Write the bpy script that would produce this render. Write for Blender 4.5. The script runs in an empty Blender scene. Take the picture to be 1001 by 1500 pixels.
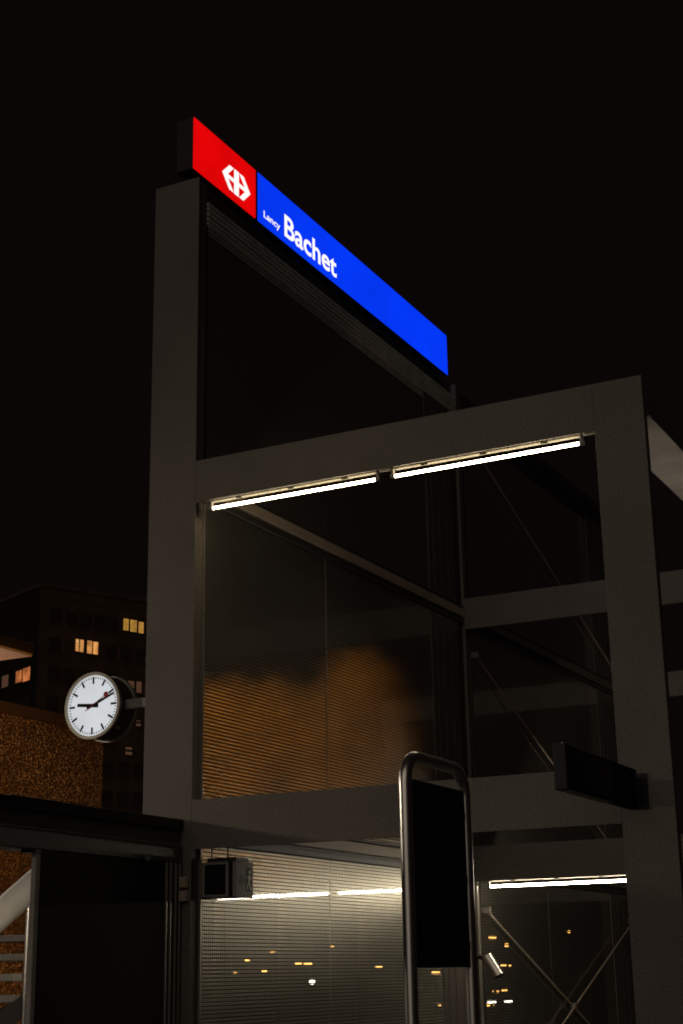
import bpy, bmesh, math, random
from mathutils import Vector, Matrix
random.seed(7)
S = bpy.context.scene
COL = S.collection

# ------------------------------------------------------------------ camera
F, YAW, PITCH, ROLL = 2217.7, 0.4759, 0.2960, -0.0173
cam = bpy.data.cameras.new('camera'); cam_o = bpy.data.objects.new('camera', cam); COL.objects.link(cam_o)
fw = Vector((-math.sin(YAW)*math.cos(PITCH), math.cos(YAW)*math.cos(PITCH), math.sin(PITCH)))
rt = Vector((math.cos(YAW), math.sin(YAW), 0)); up = rt.cross(fw)
r2 = rt*math.cos(ROLL) + up*math.sin(ROLL); u2 = -rt*math.sin(ROLL) + up*math.cos(ROLL)
M4 = Matrix((r2, u2, -fw)).transposed().to_4x4(); M4.translation = Vector((5.8012, -8.9211, 1.6639))
cam_o.matrix_world = M4
cam.sensor_fit = 'VERTICAL'; cam.sensor_height = 36; cam.lens = F*36/1500
cam.clip_start = 0.05; cam.clip_end = 3000
S.camera = cam_o

# ------------------------------------------------------------------ night sky, faint town glow
W_ = bpy.data.worlds.new('World'); S.world = W_; W_.use_nodes = True
bg = W_.node_tree.nodes['Background']
bg.inputs[0].default_value = (1.0, 0.62, 0.60, 1); bg.inputs[1].default_value = 0.0030
sun = bpy.data.lights.new('sun', 'SUN'); sun_o = bpy.data.objects.new('sun', sun); COL.objects.link(sun_o)
sun.energy = 0.255; sun.angle = math.radians(60); sun.color = (1.0, 0.85, 0.71)
sun_o.rotation_euler = Vector((-0.06, 0.86, -0.38)).to_track_quat('-Z', 'Y').to_euler()
S.view_settings.view_transform = 'Standard'; S.view_settings.look = 'None'
S.view_settings.exposure = 0; S.view_settings.gamma = 1
S.cycles.use_denoising = True; S.cycles.filter_width = 1.9
S.cycles.max_bounces = 8; S.cycles.transparent_max_bounces = 24
S.cycles.sample_clamp_indirect = 3.0

# ------------------------------------------------------------------ materials
def mat(name, col, rough=0.6, metal=0.0, spec=0.4, var=0.0, vscale=6.0, bump=0.0, bscale=60.0, stretch=None, grain=0.0):
    m = bpy.data.materials.new(name); m.use_nodes = True
    nt = m.node_tree; b = nt.nodes['Principled BSDF']
    b.inputs['Base Color'].default_value = (*col, 1); b.inputs['Roughness'].default_value = rough
    b.inputs['Metallic'].default_value = metal; b.inputs['Specular IOR Level'].default_value = spec
    tc = nt.nodes.new('ShaderNodeTexCoord')
    src = tc.outputs['Object']
    if stretch:
        mp = nt.nodes.new('ShaderNodeMapping'); mp.inputs['Scale'].default_value = stretch
        nt.links.new(src, mp.inputs[0]); src = mp.outputs[0]
    if var > 0:
        n = nt.nodes.new('ShaderNodeTexNoise'); n.inputs['Scale'].default_value = vscale; n.inputs['Detail'].default_value = 6
        nt.links.new(src, n.inputs['Vector'])
        r = nt.nodes.new('ShaderNodeMapRange'); r.inputs[1].default_value = .3; r.inputs[2].default_value = .7
        r.inputs[3].default_value = 1-var; r.inputs[4].default_value = 1+var
        nt.links.new(n.outputs[0], r.inputs[0])
        mx = nt.nodes.new('ShaderNodeMix'); mx.data_type = 'RGBA'; mx.blend_type = 'MULTIPLY'; mx.inputs[0].default_value = 1
        mx.inputs[6].default_value = (*col, 1); nt.links.new(r.outputs[0], mx.inputs[7])
        nt.links.new(mx.outputs[2], b.inputs['Base Color'])
        if grain > 0:      # speckled powder coat
            gn = nt.nodes.new('ShaderNodeTexNoise'); gn.inputs['Scale'].default_value = 70; gn.inputs['Detail'].default_value = 3; gn.inputs['Roughness'].default_value = .8
            nt.links.new(tc.outputs['Object'], gn.inputs['Vector'])
            gmr = nt.nodes.new('ShaderNodeMapRange'); gmr.inputs[1].default_value = .3; gmr.inputs[2].default_value = .7; gmr.inputs[3].default_value = 1-grain; gmr.inputs[4].default_value = 1+grain
            nt.links.new(gn.outputs[0], gmr.inputs[0])
            m2 = nt.nodes.new('ShaderNodeMix'); m2.data_type = 'RGBA'; m2.blend_type = 'MULTIPLY'; m2.inputs[0].default_value = 1
            nt.links.new(mx.outputs[2], m2.inputs[6]); nt.links.new(gmr.outputs[0], m2.inputs[7]); nt.links.new(m2.outputs[2], b.inputs['Base Color'])
        r3 = nt.nodes.new('ShaderNodeMapRange'); r3.inputs[3].default_value = rough*(1-var*.5); r3.inputs[4].default_value = min(1, rough*(1+var*.5))
        nt.links.new(n.outputs[0], r3.inputs[0]); nt.links.new(r3.outputs[0], b.inputs['Roughness'])
    if bump > 0:
        n2 = nt.nodes.new('ShaderNodeTexNoise'); n2.inputs['Scale'].default_value = bscale; n2.inputs['Detail'].default_value = 3
        nt.links.new(src, n2.inputs['Vector'])
        bp = nt.nodes.new('ShaderNodeBump'); bp.inputs['Strength'].default_value = bump; bp.inputs['Distance'].default_value = .004
        nt.links.new(n2.outputs[0], bp.inputs['Height']); nt.links.new(bp.outputs[0], b.inputs['Normal'])
    return m
def emit(name, col, strength, sampled=True):
    m = bpy.data.materials.new(name); m.use_nodes = True; nt = m.node_tree
    nt.nodes.clear(); o = nt.nodes.new('ShaderNodeOutputMaterial'); e = nt.nodes.new('ShaderNodeEmission')
    e.inputs[0].default_value = (*col, 1); e.inputs[1].default_value = strength
    nt.links.new(e.outputs[0], o.inputs[0])
    if not sampled: m.cycles.emission_sampling = 'NONE'
    return m
steel   = mat('frame_steel_paint', (.166, .147, .124), .55, 0, .35, .16, 1.1, .12, 220, grain=.4)
steel_d = mat('dark_steel_paint', (.055, .05, .046), .45, 0, .4, .15, 3, .05, 150, grain=.4)
rail_m  = mat('rail_paint', (.46, .37, .29), .5, 0, .4, .08, 5)
trim_m  = mat('trim_aluminium', (.45, .42, .36), .35, .6, .5, .1, 8)
black   = mat('black_satin', (.012, .012, .014), .35, 0, .4, .1, 4)
blackm  = mat('black_matt', (.010, .009, .009), .75, 0, .2)
white_p = mat('white_enamel', (.62, .60, .54), .4, 0, .5, .05, 9)
batten_m = mat('batten_enamel', (.16, .15, .125), .45, 0, .3, .05, 9)
inox    = mat('brushed_stainless', (.78, .75, .70), .29, 1.0, .5, .12, 14, .04, 300, (1, 1, .05))
grey_p  = mat('grey_plastic', (.30, .28, .25), .5, 0, .4, .06, 10)
concrete= mat('concrete', (.30, .28, .25), .85, 0, .2, .2, 3, .3, 40, grain=.25)
asphalt = mat('asphalt', (.05, .048, .046), .85, 0, .3, .3, 2, .5, 80)
bark    = mat('bark', (.09, .065, .045), .9, 0, .2, .3, 6, .6, 30)
facade  = mat('building_render', (.068, .05, .042), .9, 0, .1, .2, .6)
darkglass = mat('dark_window_glass', (.034, .027, .024), .12, 0, .5)
clad_m  = mat('cladding_strip', (.115, .10, .088), .4, 0, .5, .12, 4)
tube_m  = emit('fluorescent_tube', (1.0, .82, .54), 27)
tube_w  = emit('fluorescent_tube_cool', (1.0, .88, .68), 88)
red_m   = emit('sign_red', (.78, .0012, .002), 1.0)
blue_m  = emit('sign_blue', (.0012, .040, .93), 1.0)
letter_m= emit('sign_white', (1, .98, .95), 1.05)
dial_m  = emit('clock_dial_light', (.94, .97, 1.0), .66)
sod_m   = emit('sodium_lens', (1.0, .50, .12), 6.0, False)
wht_l   = emit('white_lens', (1.0, .92, .8), 10.0, False)
win_a   = emit('lit_window_amber', (1.0, .50, .09), .42, False)
win_b   = emit('lit_window_warm', (1.0, .44, .12), .64, False)
win_c   = emit('lit_window_orange', (1.0, .30, .09), .48, False)
win_d   = emit('lit_window_dim', (1.0, .48, .28), .07, False)
bulb_m  = emit('room_bulb', (1.0, .85, .55), 2.2, False)

def schlick(N, L, f0, k=1.0):
    lw = N('ShaderNodeLayerWeight'); lw.inputs[0].default_value = .5
    p = N('ShaderNodeMath'); p.operation = 'POWER'; p.inputs[1].default_value = 5; L(lw.outputs['Facing'], p.inputs[0])
    m = N('ShaderNodeMath'); m.operation = 'MULTIPLY_ADD'; m.inputs[1].default_value = (1-f0)*k; m.inputs[2].default_value = f0; L(p.outputs[0], m.inputs[0])
    return m.outputs[0]
def uneven(m, amount, scale):
    nt = m.node_tree; e = next(n for n in nt.nodes if n.type == 'EMISSION'); st_ = e.inputs[1].default_value
    tc = nt.nodes.new('ShaderNodeTexCoord'); n = nt.nodes.new('ShaderNodeTexNoise'); n.inputs['Scale'].default_value = scale; n.inputs['Detail'].default_value = 2
    r = nt.nodes.new('ShaderNodeMapRange'); r.inputs[1].default_value = .3; r.inputs[2].default_value = .7; r.inputs[3].default_value = st_*(1-amount); r.inputs[4].default_value = st_*(1+amount*.5)
    nt.links.new(tc.outputs['Object'], n.inputs['Vector']); nt.links.new(n.outputs[0], r.inputs[0]); nt.links.new(r.outputs[0], e.inputs[1])
for m_, a_, s_ in ((red_m, .16, 1.6), (blue_m, .10, 1.3), (dial_m, .10, 3), (win_a, .5, 1.2), (win_b, .5, 1.5), (win_c, .5, 1.1)): uneven(m_, a_, s_)
def dot_glass(name, pitch, tint, grid_alpha, dim=1.0, blur=None):
    """Glass cast with rows of small clear lenses in a grey grid."""
    m = bpy.data.materials.new(name); m.use_nodes = True; nt = m.node_tree; nt.nodes.clear()
    N, L = nt.nodes.new, nt.links.new
    out = N('ShaderNodeOutputMaterial'); tc = N('ShaderNodeTexCoord'); sp = N('ShaderNodeSeparateXYZ')
    L(tc.outputs['Object'], sp.inputs[0])
    def math_(op, a, b=None, c=None):
        n = N('ShaderNodeMath'); n.operation = op
        for i, v in enumerate((a, b, c)):
            if v is None: continue
            if isinstance(v, (int, float)): n.inputs[i].default_value = v
            else: L(v, n.inputs[i])
        return n.outputs[0]
    fy = math_('SUBTRACT', math_('FRACT', math_('DIVIDE', sp.outputs[1], pitch)), .5)
    fz = math_('SUBTRACT', math_('FRACT', math_('DIVIDE', sp.outputs[2], pitch)), .5)
    d = math_('SQRT', math_('ADD', math_('MULTIPLY', fy, fy), math_('MULTIPLY', math_('MULTIPLY', fz, fz), 2.2)))
    mr = N('ShaderNodeMapRange'); mr.interpolation_type = 'SMOOTHSTEP'
    mr.inputs[1].default_value = .40; mr.inputs[2].default_value = .30; L(d, mr.inputs[0])
    lens = mr.outputs[0]                                   # 1 inside a lens
    ns = N('ShaderNodeTexNoise'); ns.inputs['Scale'].default_value = 2.2; ns.inputs['Detail'].default_value = 5
    L(tc.outputs['Object'], ns.inputs['Vector'])
    # grid
    dif = N('ShaderNodeBsdfDiffuse'); dif.inputs[0].default_value = (.10*dim, .092*dim, .075*dim, 1)
    gr = N('ShaderNodeBsdfGlossy'); gr.inputs[0].default_value = (.98, .94, .80, 1); gr.inputs[1].default_value = .33
    t1 = N('ShaderNodeBsdfRefraction' if blur else 'ShaderNodeBsdfTransparent'); t1.inputs[0].default_value = (*tint, 1)
    if blur: t1.inputs['Roughness'].default_value = blur; t1.inputs['IOR'].default_value = 1.45
    t2 = N('ShaderNodeBsdfRefraction' if blur else 'ShaderNodeBsdfTransparent')
    if blur: t2.inputs['Roughness'].default_value = blur*1.5; t2.inputs['IOR'].default_value = 1.45
    t2.inputs[0].default_value = (tint[0]*grid_alpha, tint[1]*grid_alpha, tint[2]*grid_alpha, 1)
    rw = N('ShaderNodeMapRange'); rw.interpolation_type = 'SMOOTHSTEP'; rw.inputs[1].default_value = .40; rw.inputs[2].default_value = .24
    L(math_('ABSOLUTE', fz), rw.inputs[0]); row = rw.outputs[0]
    # rounded lenses tilt the surface: height from the lens profile
    bp = N('ShaderNodeBump'); bp.inputs['Strength'].default_value = .55; bp.inputs['Distance'].default_value = .004
    L(lens, bp.inputs['Height']); L(bp.outputs[0], gr.inputs['Normal'])
    m1 = N('ShaderNodeMixShader'); L(math_('MULTIPLY', row, .85), m1.inputs[0]); L(dif.outputs[0], m1.inputs[1]); L(gr.outputs[0], m1.inputs[2])
    g2 = N('ShaderNodeMixShader'); g2.inputs[0].default_value = .24; L(m1.outputs[0], g2.inputs[1]); L(t2.outputs[0], g2.inputs[2])
    l2 = N('ShaderNodeMixShader'); l2.inputs[0].default_value = .16; L(t1.outputs[0], l2.inputs[1]); L(gr.outputs[0], l2.inputs[2])
    mm = N('ShaderNodeMixShader'); L(lens, mm.inputs[0]); L(g2.outputs[0], mm.inputs[1]); L(l2.outputs[0], mm.inputs[2])
    fr = schlick(N, L, .075)
    sg = N('ShaderNodeBsdfGlossy'); sg.inputs[1].default_value = .035; sg.inputs[0].default_value = (1, 1, 1, 1)
    fin = N('ShaderNodeMixShader'); L(fr, fin.inputs[0]); L(mm.outputs[0], fin.inputs[1]); L(sg.outputs[0], fin.inputs[2])
    L(fin.outputs[0], out.inputs[0])
    return m
lens_glass = dot_glass('lens_glass', .0262, (.92, .90, .84), .25)
lens_blur = dot_glass('lens_glass_wavy', .0262, (.92, .90, .84), .25, 1.0, .07)

def clear_glass(name, haze=.02, f0=.03):
    m = bpy.data.materials.new(name); m.use_nodes = True; nt = m.node_tree; nt.nodes.clear()
    N, L = nt.nodes.new, nt.links.new
    out = N('ShaderNodeOutputMaterial')
    t = N('ShaderNodeBsdfTransparent'); t.inputs[0].default_value = (.97, .975, .96, 1)
    g = N('ShaderNodeBsdfGlossy'); g.inputs[1].default_value = .02
    d = N('ShaderNodeBsdfDiffuse'); d.inputs[0].default_value = (.5, .47, .42, 1)
    fr = schlick(N, L, f0)
    a = N('ShaderNodeMixShader')
    tc = N('ShaderNodeTexCoord'); n = N('ShaderNodeTexNoise'); n.inputs['Scale'].default_value = 2.5; n.inputs['Detail'].default_value = 7
    L(tc.outputs['Object'], n.inputs['Vector'])
    mr = N('ShaderNodeMapRange'); mr.inputs[1].default_value = .3; mr.inputs[2].default_value = .75; mr.inputs[3].default_value = haze*.4; mr.inputs[4].default_value = haze*1.6
    L(n.outputs[0], mr.inputs[0]); L(mr.outputs[0], a.inputs[0])
    L(t.outputs[0], a.inputs[1]); L(d.outputs[0], a.inputs[2])
    b = N('ShaderNodeMixShader'); L(fr, b.inputs[0]); L(a.outputs[0], b.inputs[1]); L(g.outputs[0], b.inputs[2])
    L(b.outputs[0], out.inputs[0])
    return m
def exit_face(name):
    m = bpy.data.materials.new(name); m.use_nodes = True; nt = m.node_tree; nt.nodes.clear()
    o = nt.nodes.new('ShaderNodeOutputMaterial'); r = nt.nodes.new('ShaderNodeBsdfRefraction'); r.inputs['Roughness'].default_value = 0; r.inputs['IOR'].default_value = 1.45
    nt.links.new(r.outputs[0], o.inputs[0]); return m
back_blur = exit_face('lens_glass_wavy_back')
back_m = clear_glass('lens_glass_back', .004, .004)

# ------------------------------------------------------------------ mesh helpers
class MB:
    def __init__(s): s.v = []; s.f = []; s.mi = []
    def add(s, vs, fs, mi=0):
        o = len(s.v); s.v += [tuple(v) for v in vs]; s.f += [tuple(i+o for i in f) for f in fs]; s.mi += [mi]*len(fs); return s
    def box(s, x0, x1, y0, y1, z0, z1, b=0.0, mi=0):
        if b <= 0:
            vs = [(x, y, z) for x in (x0, x1) for y in (y0, y1) for z in (z0, z1)]
            return s.add(vs, [(0,1,3,2), (4,6,7,5), (0,4,5,1), (2,3,7,6), (0,2,6,4), (1,5,7,3)], mi)
        bm = bmesh.new(); bmesh.ops.create_cube(bm, size=1)
        for v in bm.verts: v.co = Vector(((x0+x1)/2+v.co.x*(x1-x0), (y0+y1)/2+v.co.y*(y1-y0), (z0+z1)/2+v.co.z*(z1-z0)))
        bmesh.ops.bevel(bm, geom=bm.edges[:], offset=b, segments=1, affect='EDGES')
        bm.verts.index_update(); s.add([v.co for v in bm.verts], [[v.index for v in f.verts] for f in bm.faces], mi); bm.free(); return s
    def tube(s, pts, r, n=12, cap=True, mi=0):
        pts = [Vector(p) for p in pts]; rr = r if isinstance(r, (list, tuple)) else [r]*len(pts)
        ref = None; vs = []; fs = []
        for i, p in enumerate(pts):
            t = (pts[min(i+1, len(pts)-1)] - pts[max(i-1, 0)]).normalized()
            if ref is None: ref = t.orthogonal().normalized()
            ref = (ref - t*ref.dot(t)).normalized(); q = t.cross(ref)
            for k in range(n):
                a = 2*math.pi*k/n; vs.append(p + (ref*math.cos(a) + q*math.sin(a))*rr[i])
        for i in range(len(pts)-1):
            for k in range(n): fs.append((i*n+k, i*n+(k+1)%n, (i+1)*n+(k+1)%n, (i+1)*n+k))
        if cap: fs.append(tuple(range(n-1, -1, -1))); fs.append(tuple(range((len(pts)-1)*n, len(pts)*n)))
        return s.add(vs, fs, mi)
    def prism(s, poly, axis, a, b, mi=0):
        """poly of 2D points extruded along axis 0/1/2 from a to b"""
        def mk(u, v, w): return {0: (w, u, v), 1: (u, w, v), 2: (u, v, w)}[axis]
        n = len(poly); vs = [mk(u, v, a) for u, v in poly] + [mk(u, v, b) for u, v in poly]
        fs = [tuple(range(n-1, -1, -1)), tuple(range(n, 2*n))] + [(k, (k+1) % n, n+(k+1) % n, n+k) for k in range(n)]
        return s.add(vs, fs, mi)
    def build(s, name, m, parent=None, smooth=False):
        me = bpy.data.meshes.new(name); me.from_pydata(s.v, [], s.f)
        for mm in (m if isinstance(m, (list, tuple)) else [m]): me.materials.append(mm)
        for p, i in zip(me.polygons, s.mi): p.material_index = i; p.use_smooth = smooth
        bm = bmesh.new(); bm.from_mesh(me); bmesh.ops.recalc_face_normals(bm, faces=bm.faces); bm.to_mesh(me); bm.free()
        o = bpy.data.objects.new(name, me); COL.objects.link(o)
        if parent is not None: put(o, parent)
        if smooth:
            me.set_sharp_from_angle(angle=math.radians(40)) if hasattr(me, 'set_sharp_from_angle') else None
        return o
def put(o, parent):
    o.parent = parent; o.matrix_parent_inverse = Matrix.Translation(-wloc(parent))
def wloc(o):
    v = Vector(o.location)
    return v if o.parent is None else v   # parents are unrotated empties; parts sit at the world origin
def thing(name, label, cat, loc=(0, 0, 0), group=None):
    o = bpy.data.objects.new(name, None); COL.objects.link(o); o.location = loc; o.empty_display_size = .2
    o['label'] = label; o['category'] = cat
    if group: o['group'] = group
    return o
def tag(o, label, cat, group=None):
    o['label'] = label; o['category'] = cat
    if group: o['group'] = group
    return o
def box(name, m, parent, *a, b=0.0): return MB().box(*a, b=b).build(name, m, parent)

# ------------------------------------------------------------------ ground
g = MB(); g.box(-1500, 1500, -1500, 1500, -.5, 0); gr = g.build('ground', asphalt); gr['kind'] = 'structure'

# ------------------------------------------------------------------ portal frames
WD, WL, WR = 3.05, .409, .329
ZB3, ZT3, ZB1, ZT1, ZTOP = 2.494, 2.831, 4.986, 5.307, 7.6635
PL = .012; DEP = .15
def portal(y, label, panes):
    t = thing('portal_frame', label, 'steel frame', (0, y, 0), 'welded portal frames of the station entrance')
    c = MB(); c.box(-WL, 0, y, y+PL, 0, ZTOP, b=.002); c.box(-WL+.025, -.022, y+PL, y+DEP, 0, ZTOP-.004); c.build('column', steel, t)
    c = MB(); c.box(WD, WD+WR, y, y+PL, 0, ZT1, b=.002); c.box(WD+.022, WD+WR-.022, y+PL, y+DEP, 0, ZT1-.004); c.build('column', steel, t)
    for z0, z1 in ((ZB3, ZT3), (ZB1, ZT1)):
        c = MB(); c.box(.0005, WD-.0005, y+.0004, y+PL+.0004, z0, z1, b=.002); c.box(-.0215, WD+.0215, y+PL+.0004, y+DEP-.001, z0+.03, z1-.004); c.build('beam', steel, t)
    for z0, z1 in panes:
        box('edge_trim', trim_m if y < 1 else steel_d, t, -.022, -.004, y+.132, y+.149, z0, z1); box('edge_trim', steel_d, t, WD+.004, WD+.022, y+.132, y+.149, z0, z1)
    return t
portal(0, 'tall grey-brown portal frame carrying the clock and two lit tubes high up', [(ZT3+.002, ZB1+.028), (.02, ZB3+.028)])
portal(5.03, 'grey-brown portal frame standing behind the first, lit tube under its lower beam', [(ZT3+.002, ZB1+.028), (.02, ZB3+.028)])
portal(10.08, 'rearmost grey-brown portal frame beyond the cross-braced bay', [])

# side beam on the right, between the frames
sb = thing('side_beam', 'pale soffit side beam running back from the right column', 'steel beam', (3.22, .15, 5.07))
for y0, y1 in ((.152, 1.79), (1.796, 3.4), (3.406, 5.028)):
    box('soffit_panel', concrete, sb, WD+.012, WD+WR-.004, y0, y1, 5.07, 5.085)
box('web', steel, sb, WD+.03, WD+WR-.02, .152, 5.028, 5.086, 5.30)

ul = thing('assumed_uplight', 'assumed unseen round uplight in the ground, added to light the side beam soffit', 'uplight', (3.3, 2.0, 0))  # uplight assumed from the bright soffit, added out of view to light it
MB().tube([(3.3, 2.0, -.02), (3.3, 2.0, .012)], .11, 24).build('rim', trim_m, ul, True)
MB().tube([(3.3, 2.0, .0125), (3.3, 2.0, .016)], .085, 24).build('lens', emit('assumed_uplight_lens', (1, .88, .74), 3), ul)
ll = bpy.data.lights.new('lamp_light', 'SPOT'); ll.energy = 200; ll.color = (1, .86, .72); ll.spot_size = math.radians(50); ll.spot_blend = .8; ll.shadow_soft_size = .06
lo = bpy.data.objects.new('lamp_light', ll); COL.objects.link(lo); lo.location = (3.3, 2.0, .03); lo.rotation_euler = (math.pi, 0, 0); put(lo, ul)

# ------------------------------------------------------------------ lens-glass side walls
bar_m = mat('bar_aluminium', (.70, .67, .64), .5, 0, .4, .15, 4, 0, 60, None, .4)
def side_wall(y, label, brace, sign_bay):
    t = thing('glass_wall', label, 'glass wall', (0, y, 0), 'lens-glass side walls of the station entrance')
    y0, yj, y1 = y+.152, y+2.04, y+4.20
    levels = ((.06, ZB3+.04), (ZB3+.245, ZB1+.04), (ZB1+.245, 7.305))
    for z0, z1 in levels:
        for a, b in ((y0, yj-.004), (yj+.004, y1)):
            p = MB(); p.box(-.034, -.012, a, b, z0, z1)
            o = p.build('glass_panel', [back_m, lens_glass] if z0 < 1 else [back_blur, lens_blur], t)
            for f in o.data.polygons:
                if f.normal.x > .9: f.material_index = 1
        box('joint', trim_m if (y < 1 and z0 < 5) else steel_d, t, -.03, -.0095, yj-.0018, yj+.0018, z0, z1)
        for a, b in ((4.203, 4.315), (4.322, 4.478), (4.485, 4.662), (4.669, 4.852)):
            box('cladding_strip', clad_m, t, -.04, -.006, y+a, y+b, z0, z1, b=.003)
        box('end_post', steel_d, t, -.10, -.03, y+4.86, y+5.026, z0, z1)
    for zb in (ZB3, ZB1):
        box('spandrel', steel_d, t, -.12, -.05, y+.152, y+5.026, zb+.041, zb+.244)
        box('rail', rail_m if y < 1 else steel, t, -.048, .004, y+.152, y+5.026, zb+.122, zb+.212, b=.006)
        box('glazing_bar', steel_d, t, -.048, -.003, y+.152, y+5.026, zb+.048, zb+.098, b=.004)
        box('glazing_bar', steel_d, t, -.048, -.008, y+.152, y+5.026, zb+.222, zb+.243, b=.003)
    box('top_beam', steel_d, t, -.34, -.055, y+.152, y+5.026, 7.535, 7.66)
    bm_ = bar_m if y < 1 else steel_d
    for z in (7.398, 7.440, 7.482): box('louvre', bm_, t, -.05, -.006, y+.152, y+5.026, z, z+.033, b=.004)
    box('spandrel', steel_d, t, -.09, -.051, y+.152, y+5.026, 7.31, 7.53)
    for z in (7.318, 7.358): box('louvre', bm_, t, -.05, -.010, y+.152, y+5.026, z, z+.029, b=.004)
    for z in (7.292, 7.262, 7.232): box('louvre', bm_, t, -.0095, -.004, y+.152, y+4.19, z, z+.012)
    if brace:
        for (za, zb_) in ((2.23, .35), (4.745, 2.86), (7.13, 5.36)):
            ya, yb = y+.12+.04, y+4.86
            yc, zc = (ya+yb)/2, (za+zb_)/2
            MB().tube([(.035, ya, za), (.035, yb, zb_)], .010, 8).build('brace_rod', rail_m, t, True)
            if za < 3: MB().tube([(.062, ya, zb_), (.062, yb, za)], .010, 8).build('brace_rod', rail_m, t, True)
            if za < 3: MB().tube([(.018, yc, zc), (.08, yc, zc)], .032, 16).build('brace_joint', steel, t, True)
            for yy, zz in ((ya, za), (yb, zb_)) + (((ya, zb_), (yb, za)) if za < 3 else ()):
                MB().prism([(yy-.02, zz-.028), (yy+.02, zz-.028), (yy+.02, zz+.028), (yy-.02, zz+.028)], 0, -.004, .075).build('brace_plate', steel, t)
    return t
side_wall(0, 'lens-glass side wall under the lit red and blue sign', False, True)
side_wall(5.03, 'rear lens-glass side wall with crossed brace rods', True, False)

# ------------------------------------------------------------------ fluorescent lights
def tube_light(x0, x1, y, zb, m, label, name='fluorescent_light'):
    t = thing(name, label, 'tube light', ((x0+x1)/2, y, zb), 'bare tube lights under the portal beams')
    h = MB(); h.box(x0-.01, x1+.01, y-.020, y+.020, zb-.002, zb+.0295, b=.004); h.build('housing', batten_m, t)
    zt = zb-.047
    MB().tube([(x0+.012, y, zt), (x1-.012, y, zt)], .0105, 14).build('tube', m, t, True)
    for xa, xb in ((x0-.02, x0+.011), (x1-.011, x1+.02)):
        MB().tube([(xa, y, zt), (xb, y, zt)], .0165, 14).build('end_cap', grey_p, t, True)
        xm = (xa+xb)/2
        box('lamp_holder', grey_p, t, xm-.009, xm+.009, y-.014, y+.014, zt+.006, zb-.002)
    for k in (.18, .5, .82):
        xm = x0+(x1-x0)*k
        box('clip', batten_m, t, xm-.025, xm+.025, y-.024, y-.0205, zb-.014, zb+.004)
    return t
tube_light(.105, 1.455, .062, ZB1, tube_m, 'lit tube light high up, nearer the clock column')
tube_light(1.58, 2.935, .062, ZB1, tube_m, 'lit tube light high up, beside the column with the black display')
tube_light(.118, 1.50, 5.092, ZB3, tube_w, 'lit tube light behind the steel stele, under the lower rear beam')
tube_light(1.60, 2.95, 5.092, ZB3, tube_w, 'lit tube light under the lower rear beam, hidden behind the right column')
for (xa, xb, y, z) in ((1.482, 1.553, .062, ZB1), (2.963, 3.04, .062, ZB1), (1.527, 1.573, 5.092, ZB3)):
    w = MB().tube([(xa, y-.012, z+.012), (xb, y-.012, z+.012)], .006, 8).build('lamp_cable', white_p); 
    tag(w, {1.482: 'short pale cable bridging the gap of the two upper tubes', 2.963: 'short pale cable from upper tube into right column', 1.527: 'short pale cable between the lower rear tubes'}[xa], 'cable')

# ------------------------------------------------------------------ station sign
sg = thing('station_sign', 'long lit box sign in red and blue reading Lancy Bachet', 'sign', (-.125, 2.47, ZTOP))
SX, Z0, Z1 = -.042, 7.7485, 8.2006
box('case', mat('sign_case_paint', (.035, .03, .03), .6, 0, .3, .1, 4), sg, -.208, SX-.012, -.014, 4.955, Z0-.004, Z1+.004, b=.004)
box('red_panel', red_m, sg, SX-.0118, SX-.004, -.012, .941, Z0, Z1)
box('blue_panel', blue_m, sg, SX-.0118, SX-.004, .977, 4.953, Z0, Z1)
box('divider', blackm, sg, SX-.0118, SX-.006, .9412, .9768, Z0, Z1)
def emblem():
    # double arrow crossed by an upright bar, mirrored about its centre
    cy, cz = .630, 7.927; hy, hz = .219, .112
    b = MB(); x0, x1 = SX-.0038, SX-.0008
    b.prism([(cy-.036, cz-hz), (cy+.036, cz-hz), (cy+.036, cz+hz), (cy-.036, cz+hz)], 0, x0, x1)
    for s in (-1, 1):
        for q in (-1, 1):   # arrow head arms
            p = [(cy+s*.22, cz), (cy+s*.112, cz+q*.11), (cy+s*.046, cz+q*.11), (cy+s*.138, cz+q*.017), (cy+s*.138, cz)]
            b.prism(p, 0, x0, x1)
        p = [(cy+s*.0361, cz-.017), (cy+s*.1379, cz-.017), (cy+s*.1379, cz+.017), (cy+s*.0361, cz+.017)]
        b.prism(p, 0, x0, x1)
    return b
emblem().build('arrow_emblem', letter_m, sg)
def lettering(txt, y0, y1, zbase, cap, offs):
    cu = bpy.data.curves.new('lettering', 'FONT'); cu.body = txt; cu.size = 1; cu.offset = offs; cu.extrude = 0; cu.resolution_u = 6
    o = bpy.data.objects.new('lettering', cu); COL.objects.link(o)
    bpy.context.view_layer.update()
    me = bpy.data.meshes.new_from_object(o.evaluated_get(bpy.context.evaluated_depsgraph_get()))
    bpy.data.objects.remove(o)
    xs = [v.co.x for v in me.vertices]
    x0, x1 = min(xs), max(xs)
    # capital height read from the first letter
    ys = [v.co.y for v in me.vertices if v.co.x < x0+.25]
    base = min(ys); h = max(ys)-base
    for v in me.vertices:
        v.co = Vector((SX-.002, y0+(v.co.x-x0)/(x1-x0)*(y1-y0), zbase+(v.co.y-base)/h*cap))
    me.materials.append(letter_m)
    ob = bpy.data.objects.new('lettering', me); COL.objects.link(ob); put(ob, sg); return ob
lettering('Lancy', 1.073, 1.353, 7.820, .064, .018)
lettering('Bachet', 1.430, 2.405, 7.806, .212, .020)
for y in (.12, 1.0, 1.75, 2.5, 3.3, 4.1, 4.85):
    box('foot_bracket', steel_d, sg, -.16, -.09, y-.03, y+.03, 7.661, 7.7444)
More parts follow.
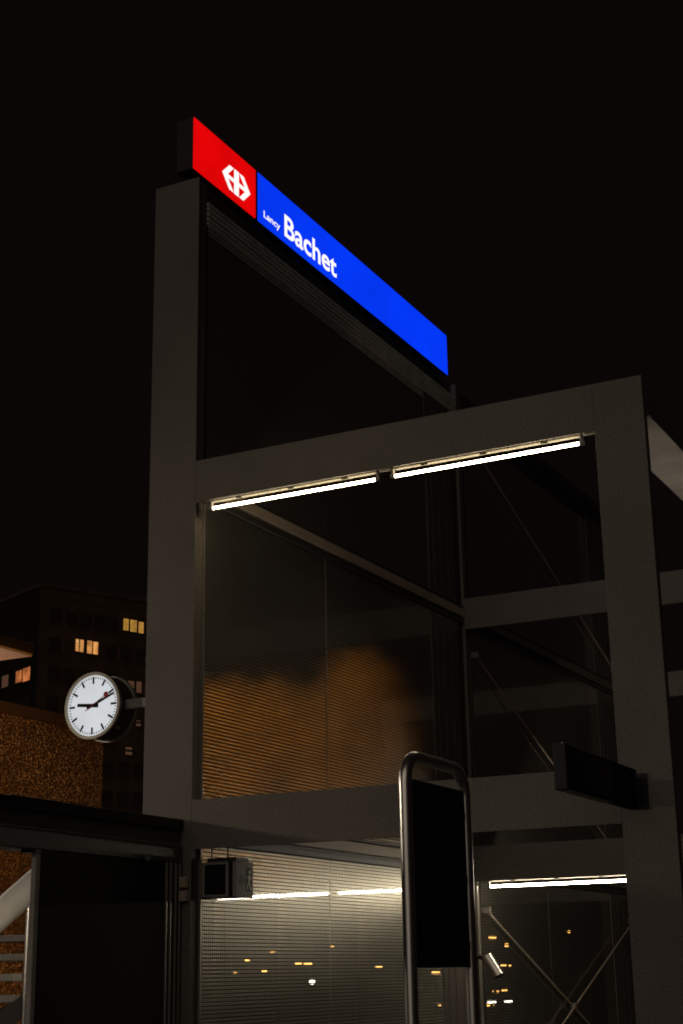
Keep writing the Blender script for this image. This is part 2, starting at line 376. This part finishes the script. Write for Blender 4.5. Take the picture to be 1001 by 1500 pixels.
for y in (1.02, 2.52, 4.2):
    pts = [(-.05, y+.045*math.cos(a)-.0, 7.715+.045*math.sin(a)) for a in [math.pi*(.05+1.5*k/14)+math.pi*.7 for k in range(15)]]
    MB().tube(pts, .004, 6).build('cable_loop', steel_d, sg, True)

# ------------------------------------------------------------------ clock
ck = thing('station_clock', 'round double-faced clock with white lit dial on tall column', 'clock', (-.873, .1, 3.32))
CX, CZ, R = -.873, 3.569, .243
def ring(r0, r1, y0, y1, n=64):
    b = MB(); vs = []; 
    for k in range(n):
        a = 2*math.pi*k/n; c, s_ = math.cos(a), math.sin(a)
        vs += [(CX+r0*c, y0, CZ+r0*s_), (CX+r1*c, y0, CZ+r1*s_), (CX+r1*c, y1, CZ+r1*s_), (CX+r0*c, y1, CZ+r0*s_)]
    fs = []
    for k in range(n):
        i, j = 4*k, 4*((k+1) % n)
        for q in range(4): fs.append((i+q, i+(q+1) % 4, j+(q+1) % 4, j+q))
    return b.add(vs, fs)
drum_m = mat('clock_drum_paint', (.045, .043, .04), .35, 0, .5, .15, 5)
MB().tube([(CX, .022, CZ), (CX, .198, CZ)], .236, 64).build('drum', drum_m, ck, True)
ring(.224, .246, -.006, .024).build('rim', trim_m, ck, True)
ring(.224, .246, .196, .226).build('rim', trim_m, ck, True)
d = MB().tube([(CX, .006, CZ), (CX, .0215, CZ)], .2238, 64).build('dial', dial_m, ck)
d = MB().tube([(CX, .1985, CZ), (CX, .214, CZ)], .2238, 64).build('dial', dial_m, ck)
def radial(name, ang, r0, r1, w0, w1, y, m, th=.002):
    # ang clockwise from 12
    ux, uz = math.sin(ang), math.cos(ang); px, pz = uz, -ux
    pts = [(CX+ux*r0-px*w0/2, CZ+uz*r0-pz*w0/2), (CX+ux*r0+px*w0/2, CZ+uz*r0+pz*w0/2), (CX+ux*r1+px*w1/2, CZ+uz*r1+pz*w1/2), (CX+ux*r1-px*w1/2, CZ+uz*r1-pz*w1/2)]
    return MB().prism(pts, 1, y-th, y).build(name, m, ck)
hand_red = mat('dark_red_paint', (.55, .012, .012), .4)
for k in range(60):
    a = 2*math.pi*k/60
    if k % 5 == 0: radial('hour_mark', a, .160, .212, .0155, .0155, .0058, blackm)
    else: radial('minute_mark', a, .197, .212, .0062, .0062, .0058, blackm)
MIN = 11.3
radial('hour_hand', 2*math.pi*(9+MIN/60)/12, -.052, .138, .028, .024, .0030, blackm)
radial('minute_hand', 2*math.pi*MIN/60, -.052, .205, .022, .016, .0006, blackm)
sa = 2*math.pi*9.9/60
radial('second_hand', sa, -.072, .135, .0055, .0055, -.0018, hand_red)
dc = (CX+math.sin(sa)*.140, CZ+math.cos(sa)*.140)
MB().tube([(dc[0], -.0040, dc[1]), (dc[0], -.0016, dc[1])], .021, 24).build('second_hand_disc', hand_red, ck)
box('bracket', grey_p, ck, CX+.225, -WL+.024, .085, .135, CZ-.035, CZ+.035, b=.005)
box('wall_plate', grey_p, ck, -WL-.012, -WL+.0235, .055, .149, CZ-.11, CZ+.11, b=.004)
for z in (CZ-.09, CZ+.09): MB().tube([(-WL-.020, .10, z), (-WL-.010, .10, z)], .010, 8).build('bolt', trim_m, ck)
box('maker_plate', grey_p, ck, CX+.16, CX+.18, .06, .10, CZ-.176, CZ-.150)

# ------------------------------------------------------------------ exit sign box
ex = thing('exit_sign', 'boxy grey exit sign with running figure hanging under the lower beam', 'exit sign', (.14, .2, 2.42))
box('screen_box', grey_p, ex, .012, .222, .121, .34, 2.176, 2.412, b=.006)
box('screen', blackm, ex, .036, .203, .116, .1215, 2.196, 2.395)
box('spacer', blackm, ex, .2225, .258, .128, .335, 2.18, 2.405)
pic = box('pictogram_plate', grey_p, ex, .2585, .290, .117, .345, 2.172, 2.412, b=.004)
dk = mat('pictogram_green_dark', (.02, .045, .03), .5)
bx = MB(); bx.box(.2895, .2915, .245, .325, 2.215, 2.375); bx.build('door_panel', dk, pic)
fg = MB()
def limb(y0, z0, y1, z1, w):
    v = Vector((y1-y0, z1-z0)); n = Vector((-v.y, v.x)).normalized()*w/2
    fg.prism([(y0-n.x, z0-n.y), (y1-n.x, z1-n.y), (y1+n.x, z1+n.y), (y0+n.x, z0+n.y)], 0, .292, .2930+.0002*len(fg.f)/6)
for a in ((.288, 2.325, .280, 2.275, .020), (.281, 2.278, .262, 2.250, .012), (.262, 2.25, .265, 2.225, .012), (.281, 2.278, .298, 2.25, .012), (.298, 2.25, .31, 2.222, .012), (.288, 2.322, .262, 2.305, .010), (.288, 2.322, .308, 2.298, .010)): limb(*a)
fg.prism([(.290+.013*math.cos(a), 2.345+.013*math.sin(a)) for a in [2*math.pi*k/12 for k in range(12)]], 0, .292, .2945)
fg.build('running_figure', white_p, pic)
MB().prism([(.155, 2.285), (.19, 2.325), (.19, 2.30), (.225, 2.30), (.225, 2.27), (.19, 2.27), (.19, 2.245)], 0, .2898, .2918).build('arrow', dk, pic)
box('top_plate', steel_d, ex, .045, .272, .14, .31, 2.413, 2.44)
for x in (.09, .22): MB().tube([(x, .12, 2.438), (x, .12, ZB3+.031)], .005, 8).build('hanger', steel_d, ex)

# ------------------------------------------------------------------ departure display on the right column
dp = thing('departure_display', 'flat black display board projecting from the right column', 'display', (3.17, -.7, 2.55))
box('case', blackm, dp, 3.136, 3.198, -1.36, -.13, 2.558, 2.79, b=.004)
box('end_frame', black, dp, 3.130, 3.203, -1.385, -1.361, 2.553, 2.797, b=.005)
box('screen', black, dp, 3.1985, 3.2015, -1.34, -.62, 2.575, 2.775)
box('lower_trim', trim_m, dp, 3.140, 3.196, -1.36, -.60, 2.5535, 2.5575)
ar = MB(); ar.box(3.148, 3.188, -.129, -.012, 2.60, 2.75, b=.006); ar.build('arm', black, dp)
box('flange', black, dp, 3.11, 3.225, -.0115, -.0002, 2.57, 2.78)
for y, z in ((-1.33, 2.80), (-.11, 2.762)): MB().tube([(3.167, y, z-.008), (3.167, y, z+.006)], .006, 8).build('bolt', trim_m, dp)

# ------------------------------------------------------------------ stele: steel hoop with dark board
st = thing('information_stele', 'stainless steel hoop stele holding a tall black board', 'information stele', (2.896, -2.36, 0))
HX, ya, yb, zt_, rc, tr = 2.896, -2.706, -2.030, 2.606, .13, .0295
pts = [(HX, ya, 0)] + [(HX, ya, z) for z in (.6, 1.2, 1.8, 2.2)]
for k in range(13):
    a = math.pi - math.pi/2*k/12; pts.append((HX, ya+rc+rc*math.cos(a), zt_-rc+rc*math.sin(a)))
for k in range(13):
    a = math.pi/2 - math.pi/2*k/12; pts.append((HX, yb-rc+rc*math.cos(a), zt_-rc+rc*math.sin(a)))
pts += [(HX, yb, z) for z in (2.2, 1.8, 1.2, .6, 0)]
MB().tube(pts, tr, 28).build('hoop', inox, st, True)
box('board', black, st, HX-.018, HX+.018, ya+.045, yb-.045, 1.683, 2.50, b=.004)
for y in (ya+.038, yb-.038):
    for z in (1.78, 2.08, 2.38): box('clamp', steel_d, st, HX-.012, HX+.012, min(y, y+.008)-.006, max(y, y+.008)+.004, z-.02, z+.02)
for y in (ya, yb): MB().tube([(HX, y, .0), (HX, y, .015)], .08, 24).build('foot_plate', inox, st, True)

# ------------------------------------------------------------------ security camera on rear column
sc = thing('security_camera', 'small cylindrical steel camera on the rear column', 'camera', (0.02, 5.0, 1.78))
MB().tube([(.115, 4.955, 1.80), (.23, 4.955, 1.62)], .055, 24).build('body', inox, sc, True)
MB().tube([(.2302, 4.955, 1.6197), (.2325, 4.955, 1.616)], .047, 24).build('lens', blackm, sc, True)
MB().tube([(-.05, 5.031, 1.80), (-.02, 5.0, 1.80), (.14, 4.965, 1.78)], .022, 12).build('arm', steel_d, sc, True)
MB().tube([(-.06, 5.0295, 1.80), (-.06, 5.012, 1.80)], .05, 20).build('base', steel_d, sc, True)
MB().tube([(.014, 5.02, 1.8), (.014, 5.02, 2.45)], .008, 8).build('conduit', trim_m, sc, True)

# ------------------------------------------------------------------ enclosure in front of the tall column
en = thing('entrance_enclosure', 'dark panelled enclosure with deep roof edge abutting the tall column', 'enclosure', (-.1, -.8, 0))
box('roof_edge', black, en, -.32, -.062, -4.2, -.004, 2.628, 2.70, b=.004)
box('roof_edge', steel_d, en, -.28, -.085, -4.2, -.004, 2.53, 2.627)
box('fascia', steel_d, en, -.28, -.062, -4.2, -.03, 2.405, 2.529, b=.004)
box('roof_trim', trim_m, en, -.070, -.058, -1.85, -1.35, 2.7005, 2.704)
box('door_panel', blackm, en, -.12, -.068, -1.53, -.215, .02, 2.404, b=.004)
box('post', concrete, en, -.10, -.06, -1.585, -1.545, .0, 2.385, b=.004)
box('post_cap', steel_d, en, -.165, -.058, -1.604, -1.54, 2.386, 2.404)
for y in (-.195, -.145, -.085, -.035):
    box('track', trim_m, en, -.075, -.060, y-.004, y+.004, .02, 2.404)
for y0, y1 in ((-.212, -.20), (-.19, -.15), (-.14, -.09), (-.08, -.04), (-.03, -.005)):
    box('track_infill', black, en, -.10, -.072, y0, y1, .02, 2.404)
for z in (2.275, 2.185): box('clamp', rail_m, en, -.062, -.012, -.055, -.004, z-.035, z+.035, b=.004)
cm = MB().tube([(-.05, -.47, 2.42), (-.02, -.47, 2.385)], .03, 16).build('sensor', black, en, True)
box('spill_blocker', steel_d, en, -1.1, -.283, -1.55, -.02, 2.56, 2.62)  # unseen slab added to keep the stair lamp's light off the column

# ------------------------------------------------------------------ stairs behind the enclosure
sr = thing('outdoor_stair', 'open steel stair with fat pale handrail behind the enclosure', 'stairs', (-2.4, 1.0, 0))
rise, run = .155, .29
nst = 13
ybase = -2.15
for k in range(nst):
    y = ybase+k*run; z = (k+1)*rise
    box('tread', concrete, sr, -3.6, -2.04, y, y+.33, z-.055, z, b=.006)
for x in (-3.58, -2.05):
    p = [(ybase-.05, .0), (ybase+.25, .0), (ybase+nst*run+.1, nst*rise-.16), (ybase+nst*run+.1, nst*rise-.02), (ybase-.05, .14)]
    MB().prism(p, 0, x-.012, x+.012).build('stringer', steel_d, sr)
y0s, y1s = ybase, ybase+nst*run
def hz(y): return 2.13 + (y-.423)*.62
MB().tube([(-2.0, y, hz(y)) for y in (-2.4, -1, 0, .6, 1.15)], .105, 24).build('handrail', white_p, sr, True)
for y in (-1.6, -.45, .762):
    MB().tube([(-2.0, y, max(.1, hz(y)-1.2)), (-2.0, y, hz(y)-.05)], .014, 10).build('baluster', inox, sr, True)
# assumed lamp over the stair, added unseen to light the handrail
lt = thing('assumed_stair_light', 'assumed unseen warm batten lamp under roof edge above the stair', 'tube light', (-.22, -.9, 2.40))
box('housing', white_p, lt, -.27, -.21, -1.22, -.35, 2.375, 2.404)
MB().tube([(-.24, -1.19, 2.355), (-.24, -.38, 2.355)], .014, 12).build('tube', emit('assumed_stair_tube', (1, .84, .66), 190), lt, True)

# ------------------------------------------------------------------ neighbouring canopy and brick-glass pavilion on the left
cn = thing('station_canopy', 'pale flat canopy corner of the neighbouring platform shelter', 'canopy', (-7.5, 2, 0))
for x0, x1 in ((-9.5, -7.62), (-7.6, -5.745), (-5.735, -5.50)):
    box('soffit_panel', white_p, cn, x0, x1, -3, 4.985, 5.30, 5.33)
box('roof', steel_d, cn, -9.5, -5.49, -3, 5.0, 5.331, 5.46)
for y in (-1.5, 3.5): box('post', steel_d, cn, -8.6, -8.4, y, y+.2, 0, 5.299)
box('cross_beam', steel_d, cn, -9.4, -5.6, 1.30, 1.40, 5.16, 5.299)

def brick_glass():
    m = bpy.data.materials.new('small_glass_bricks'); m.use_nodes = True; nt = m.node_tree
    N, L = nt.nodes.new, nt.links.new; b = nt.nodes['Principled BSDF']
    tc = N('ShaderNodeTexCoord'); v = N('ShaderNodeTexVoronoi'); v.inputs['Scale'].default_value = 52; L(tc.outputs['Object'], v.inputs['Vector'])
    n = N('ShaderNodeTexNoise'); n.inputs['Scale'].default_value = 1.1; n.inputs['Detail'].default_value = 4; L(tc.outputs['Object'], n.inputs['Vector'])
    sp = N('ShaderNodeSeparateColor'); L(v.outputs['Color'], sp.inputs[0])
    pw = N('ShaderNodeMath'); pw.operation = 'POWER'; pw.inputs[1].default_value = 4.0; L(sp.outputs[0], pw.inputs[0])
    mu = N('ShaderNodeMath'); mu.operation = 'MULTIPLY'; L(pw.outputs[0], mu.inputs[0]); L(n.outputs[0], mu.inputs[1])
    cr = N('ShaderNodeMix'); cr.data_type = 'RGBA'; cr.inputs[6].default_value = (.05, .04, .03, 1); cr.inputs[7].default_value = (.95, .85, .7, 1)
    L(mu.outputs[0], cr.inputs[0]); L(cr.outputs[2], b.inputs['Base Color']); b.inputs['Roughness'].default_value = .5
    bp = N('ShaderNodeBump'); bp.inputs['Strength'].default_value = .7; bp.inputs['Distance'].default_value = .02
    L(v.outputs['Distance'], bp.inputs['Height']); L(bp.outputs[0], b.inputs['Normal'])
    return m
pv = thing('glass_brick_pavilion', 'orange-lit wall of small glass bricks below the clock', 'pavilion', (-8.4, 6, 0))
box('wall', brick_glass(), pv, -8.5, -8.0, -2, 9.83, 0, 5.20)
box('roof', steel_d, pv, -8.9, -7.95, -2, 9.86, 5.201, 5.36)
box('plinth', concrete, pv, -8.0, -7.94, -2, 9.86, 0, .3)

# ------------------------------------------------------------------ street lamps
def street_lamp(x, y, h, label, power=0, aim=None, lens=sod_m, head=(.22, .5), cone=100, col=(1.0, .33, .04)):
    t = thing('street_lamp', label, 'street lamp', (x, y, 0), 'street lamps round the station')
    MB().tube([(x, y, 0), (x, y, h*.6), (x, y, h)], [.07, .05, .04], 10).build('pole', steel_d, t, True)
    MB().tube([(x, y, 0), (x, y, .25)], .11, 12).build('base', steel_d, t, True)
    hd = MB(); hd.box(x-head[0]/2, x+head[0]/2, y-head[1]/2, y+head[1]/2, h, h+.10, b=.02); hd.build('head', steel_d, t)
    ln = MB(); ln.box(x-head[0]*.42, x+head[0]*.42, y-head[1]*.42, y+head[1]*.42, h-(.06 if power else .13), h-.001, b=.015); ln.build('lens', lens, t)
    if power:
        l = bpy.data.lights.new('lamp_light', 'SPOT'); l.energy = power; l.shadow_soft_size = .2; l.color = col; l.shadow_soft_size = .2
        l.spot_size = math.radians(cone); l.spot_blend = .6
        o = bpy.data.objects.new('lamp_light', l); COL.objects.link(o)
        o.location = (x, y, h-.30); o.rotation_euler = (Vector(aim)-Vector((x, y, h-.3))).to_track_quat('-Z', 'Y').to_euler(); put(o, t)
    return t
street_lamp(-4.9, 1.2, 4.7, 'assumed unseen sodium street lamp lighting the glass-brick pavilion', 1700, (-8, 7.4, 2.4), cone=80)  # assumed lamp, added out of view to give the wall its orange light
street_lamp(-7.4, -4.4, 4.4, 'assumed unseen warm white street lamp on the forecourt, added for a highlight on the hoop', 520, (2.9, -2.4, 1.6), lens=wht_l, cone=75, col=(1.0, .86, .66))  # assumed lamp, added out of view to put a highlight on the steel hoop
street_lamp(-8.65, 12.6, 6.5, 'assumed sodium street lamp hidden behind the tall column, lighting the trees', 24000, (-13.6, 23.6, 7.4), cone=46, col=(1.0, .46, .09))  # assumed source of the trees' orange light, kept out of sight by the column

# ------------------------------------------------------------------ trees
def leaf_mat(name, c1, c2):
    m = bpy.data.materials.new(name); m.use_nodes = True; nt = m.node_tree; b = nt.nodes['Principled BSDF']
    g_ = nt.nodes.new('ShaderNodeNewGeometry'); mx = nt.nodes.new('ShaderNodeMix'); mx.data_type = 'RGBA'
    mx.inputs[6].default_value = (*c1, 1); mx.inputs[7].default_value = (*c2, 1)
    nt.links.new(g_.outputs['Random Per Island'], mx.inputs[0]); nt.links.new(mx.outputs[2], b.inputs['Base Color'])
    b.inputs['Roughness'].default_value = .6
    return m
leafm = leaf_mat('autumn_leaves', (.10, .09, .025), (.20, .12, .03))
def tree(x, y, h, rx, label, seed):
    rnd = random.Random(seed)
    t = thing('street_tree', label, 'tree', (x, y, 0), 'trees behind the station entrance')
    tr_ = MB(); tr_.tube([(x, y, 0), (x+.05, y, h*.3), (x-.05, y+.1, h*.55), (x, y, h*.85)], [.2, .16, .11, .04], 10)
    limbs = []
    for k in range(9):
        a = k*2.4+rnd.random(); z0 = h*(.45+.045*k); ln = rx*(.75+.3*rnd.random())*(1 if k < 6 else .6)
        e = Vector((x+math.cos(a)*ln, y+math.sin(a)*ln, z0+h*.16)); limbs.append(e)
        tr_.tube([(x, y, z0), ((x+e.x)/2, (y+e.y)/2, z0+h*.06), e], [.07, .045, .015], 6)
    tr_.build('trunk', bark, t, True)
    cr = MB(); cl = []
    for k in range(120):
        u = rnd.random(); a = rnd.random()*6.283; zz = rnd.uniform(-1, 1); rr = math.sqrt(max(0, 1-zz*zz))*(u**.4)
        cl.append(Vector((x+math.cos(a)*rr*rx, y+math.sin(a)*rr*rx, h*.76+zz*h*.27*(.85+.3*rnd.random()))))
    for c in cl:
        for _ in range(170):
            p = c + Vector((rnd.gauss(0, .26), rnd.gauss(0, .26), rnd.gauss(0, .22)))
            d1 = Vector((rnd.gauss(0, 1), rnd.gauss(0, 1), rnd.gauss(0, 1))).normalized(); d2 = d1.orthogonal().normalized()
            s_ = rnd.uniform(.032, .06)
            cr.add([p-d1*s_, p+d2*s_*.6, p+d1*s_, p-d2*s_*.6], [(0, 1, 2, 3)])
    me = bpy.data.meshes.new('crown'); me.from_pydata(cr.v, [], cr.f); me.materials.append(leafm)
    o = bpy.data.objects.new('crown', me); COL.objects.link(o); put(o, t)
tree(-14.35, 23.3, 8.1, 1.15, 'orange-lit street tree seen through glass next to the tall column', 1)
tree(-12.9, 23.9, 8.1, 1.6, 'orange-lit street tree in the middle of the glazed opening', 2)
tree(-11.0, 24.4, 8.7, 1.25, 'tallest orange-lit street tree seen through glass nearest the rear column', 3)

# ------------------------------------------------------------------ far lamps seen through the glass
for i, (p, lens, lab, hw) in enumerate([
    ((-89.4, 153.7, 3.4), sod_m, 'far sodium lamp low in the glass, beside its twin near the enclosure', (.7, .9)),
    ((-90.9, 152.2, 4.6), sod_m, 'far sodium lamp standing higher beside the exit sign', (.7, .9)),
    ((-92.5, 152.1, 3.2), sod_m, 'far sodium lamp lowest toward the enclosure tracks', (.6, .8)),
    ((-88.1, 153.4, 5.6), sod_m, 'far sodium lamp high in the glass below the exit sign', (.7, .9)),
    ((-86.8, 154.1, 5.5), sod_m, 'far sodium lamp left of the bright far pair', (.7, .8)),
    ((-85.6, 155.2, 4.2), sod_m, 'far sodium lamp, dimmer of the bright far pair', (.9, 1.1)),
    ((-84.6, 155.8, 4.1), sod_m, 'far sodium lamp, brighter of the bright far pair', (1.2, 1.4)),
    ((-81.7, 156.5, 6.0), sod_m, 'far sodium lamp on the glass joint', (.6, .8)),
    ((-79.0, 159.1, 3.0), sod_m, 'far sodium lamp low toward the steel stele', (.7, .9)),
    ((-77.2, 159.8, 3.6), sod_m, 'far sodium lamp nearest the steel stele', (1.0, 1.0))]):
    k_ = 110/180
    street_lamp(5.8+(p[0]-5.8)*k_, -8.92+(p[1]+8.92)*k_, 1.66+(p[2]-1.15-1.66)*k_, lab, lens=lens, head=(hw[0]*.42, hw[1]*.42))

for p, lens, lab, hw in [
    ((-17.7, 49.1, 3.0), sod_m, 'orange street lamp showing just above the steel camera', (.30, .26)),
    ((-17.2, 49.3, 2.7), sod_m, 'slim orange lamp beside the one above the steel camera', (.12, .16)),
    ((-23.3, 64.2, 2.0), sod_m, 'orange lamp low between the steel camera and the brace rod', (.30, .26)),
    ((-28.8, 79.0, 2.0), sod_m, 'faint orange lamp next to the brace rod', (.2, .2)),
    ((-19.9, 48.4, 1.7), sod_m, 'orange lamp seen through the hoop below the black board', (.34, .2)),
    ((-23.4, 58.5, 1.6), sod_m, 'shorter orange lamp inside the hoop below the black board', (.2, .2)),
    ((-25.4, 80.2, 3.9), sod_m, 'single faint orange lamp beyond the brace cross', (.16, .16))]:
    street_lamp(p[0], p[1], p[2], lab, lens=lens, head=hw)
def bollard(x, y, h, lab, m, w=.22):
    t = thing('bollard_light', lab, 'bollard light', (x, y, 0), 'low bollard lights on the far forecourt')
    MB().tube([(x, y, 0), (x, y, h-.12)], .06, 10).build('post', steel_d, t, True)
    MB().box(x-w/2, x+w/2, y-.08, y+.08, h-.119, h-.03, b=.01).build('lens', m, t)
    MB().box(x-w/2-.01, x+w/2+.01, y-.09, y+.09, h-.029, h, b=.008).build('cap', steel_d, t)
for x, y, h, lab, m, w in ((-17.9, 49.7, .95, 'warm bollard light under the steel camera', sod_m, .22), (-19.6, 55.0, .95, 'paired warm bollard light under the brace rod', sod_m, .30),
                        (-15.2, 42.6, .72, 'white bollard light under the brace rod', wht_l, .28), (-14.7, 42.9, .72, 'second white bollard light under the brace rod', wht_l, .24),
                        (-18.2, 49.8, .45, 'low warm bollard light behind the rear column', sod_m, .26), (-19.9, 48.8, .5, 'warm bollard light seen inside the hoop', sod_m, .18)):
    bollard(x, y, h, lab, m, w)

# ------------------------------------------------------------------ assumed lamp under the neighbouring canopy (beyond the frame), added to light its soffit
cl = thing('assumed_canopy_light', 'assumed unseen white batten lamp under the neighbouring canopy', 'tube light', (-7.2, 1.5, 5.2))
box('housing', white_p, cl, -7.24, -7.16, 1.9, 3.9, 4.86, 4.90)
MB().tube([(-7.2, 1.95, 4.93), (-7.2, 3.85, 4.93)], .014, 12).build('tube', emit('assumed_canopy_tube', (1, .94, .94), 300), cl, True)
for y in (2.2, 3.6): MB().tube([(-7.15, y, 4.88), (-7.10, y, 5.299)], .006, 6).build('hanger', steel_d, cl)

# ------------------------------------------------------------------ apartment block far behind the clock
A = math.radians(24); DV = Vector((math.sin(A), math.cos(A), 0)); NV = Vector((math.cos(A), -math.sin(A), 0)); P0 = Vector((-88.33, 107.8, 0))
ab = thing('apartment_block', 'dark apartment block with a few lit windows behind the clock', 'building', tuple(P0))
def fpt(s_, d, z): return P0 + DV*s_ + NV*d + Vector((0, 0, z))
def fbox(name, m, parent, s0, s1, d0, d1, z0, z1):
    vs = [fpt(a, b, c) for a in (s0, s1) for b in (d0, d1) for c in (z0, z1)]
    o = MB().add(vs, [(0,1,3,2), (4,6,7,5), (0,4,5,1), (2,3,7,6), (0,2,6,4), (1,5,7,3)]).build(name, m, ab)
    if parent is not ab: o.parent = parent; o.matrix_parent_inverse = Matrix.Identity(4)
    return o
fbox('wall', facade, ab, 0, 34, -12, 0, 0, 39.2)
gable_shade_m = mat('gable_shade_paint', (.02, .018, .018), .9, 0, .1, .15, .6)  # end wall painted darker than the facade, in place of shade
fbox('gable_shade', gable_shade_m, ab, -.001, -.0005, -12, 0, 0, 39.2)
fbox('parapet', facade, ab, -.15, 34.15, -12.15, .15, 39.21, 39.6)
FH = 2.95
for k in range(13): fbox('floor_band', facade, ab, .0, 34, .001, .05, 38.35-FH*k-.12, 38.35-FH*k+.12)
def window(s0, s1, z0, z1, m, curtain=True):
    f = fbox('window', darkglass, ab, s0-.07, s1+.07, .002, .03, z0-.07, z1+.07)
    fbox('pane', m, f, s0, s1, .031, .045, z0, z1)
    fbox('sill', facade, f, s0-.12, s1+.12, .002, .16, z0-.17, z0-.075)
lit = [(9.56, 10.17, 35.96, 37.18, win_a), (10.38, 11.15, 35.92, 37.16, win_a), (11.37, 11.97, 35.88, 37.06, win_a),
       (4.11, 4.47, 33.12, 34.36, win_b), (4.60, 5.01, 33.1, 34.35, win_b), (5.43, 5.98, 33.05, 34.36, win_b), (6.12, 6.66, 33.04, 34.31, win_b),
       (10.3, 11.0, 30.05, 30.75, win_d), (11.28, 11.88, 29.6, 30.78, win_d), (11.35, 11.89, 26.2, 26.75, win_d), (10.19, 10.93, 23.2, 23.95, win_d)]
for a in lit: window(*a)
for k in range(12):
    zc = 37.1-FH*k
    for s0 in (1.2, 3.0, 4.6, 6.2, 7.6, 9.4, 11.2, 13.0, 15, 17, 19):
        s1, z0, z1 = s0+1.15, zc-1.3, zc
        if any(s0 < b+.35 and s1 > a-.35 and z0 < d+.35 and z1 > c-.35 for a, b, c, d, _ in lit): continue
        window(s0, s1, z0, z1, darkglass)
MB().add([fpt(4.24, .05, 34.1), fpt(4.32, .05, 34.1), fpt(4.28, .05, 34.2), fpt(4.28, .1, 34.14)], [(0,1,2), (0,1,3), (1,2,3), (0,2,3)]).build('room_bulb', bulb_m, ab)
def end_window(d0, d1, z0, z1, m):
    f = fbox('window', darkglass, ab, -.03, -.002, d0-.07, d1+.07, z0-.07, z1+.07)
    fbox('pane', m, f, -.045, -.031, d0, d1, z0, z1)
    fbox('sill', facade, f, -.16, -.002, d0-.12, d1+.12, z0-.17, z0-.075)
for a in ((-4.5, -3.25, 30.13, 31.3, win_c), (-3.0, -1.48, 30.0, 31.34, win_c), (-7.6, -6.2, 30.1, 31.3, win_d), (-4.5, -3.25, 27.2, 28.4, darkglass), (-3.0, -1.48, 27.1, 28.4, darkglass)): end_window(*a)

gl = thing('clock_reflection', 'white glowing globe in place of a reflected clock, low below the bright far lamp pair', 'reflection stand-in', (-24.0, 43.6, 0))  # glowing globe added in place of a clock reflected in the glass
gp = Vector((-24.28, 46.2, 1.38))
gl.location = (gp.x, gp.y, 0)
bm = bmesh.new(); bmesh.ops.create_uvsphere(bm, u_segments=20, v_segments=12, radius=.11)
for v in bm.verts: v.co += gp
me = bpy.data.meshes.new('globe'); bm.to_mesh(me); bm.free(); me.materials.append(wht_l)
o = bpy.data.objects.new('globe', me); COL.objects.link(o); put(o, gl)
MB().tube([(gp.x, gp.y, 0), (gp.x, gp.y, 1.275)], .03, 10).build('post', steel_d, gl, True)
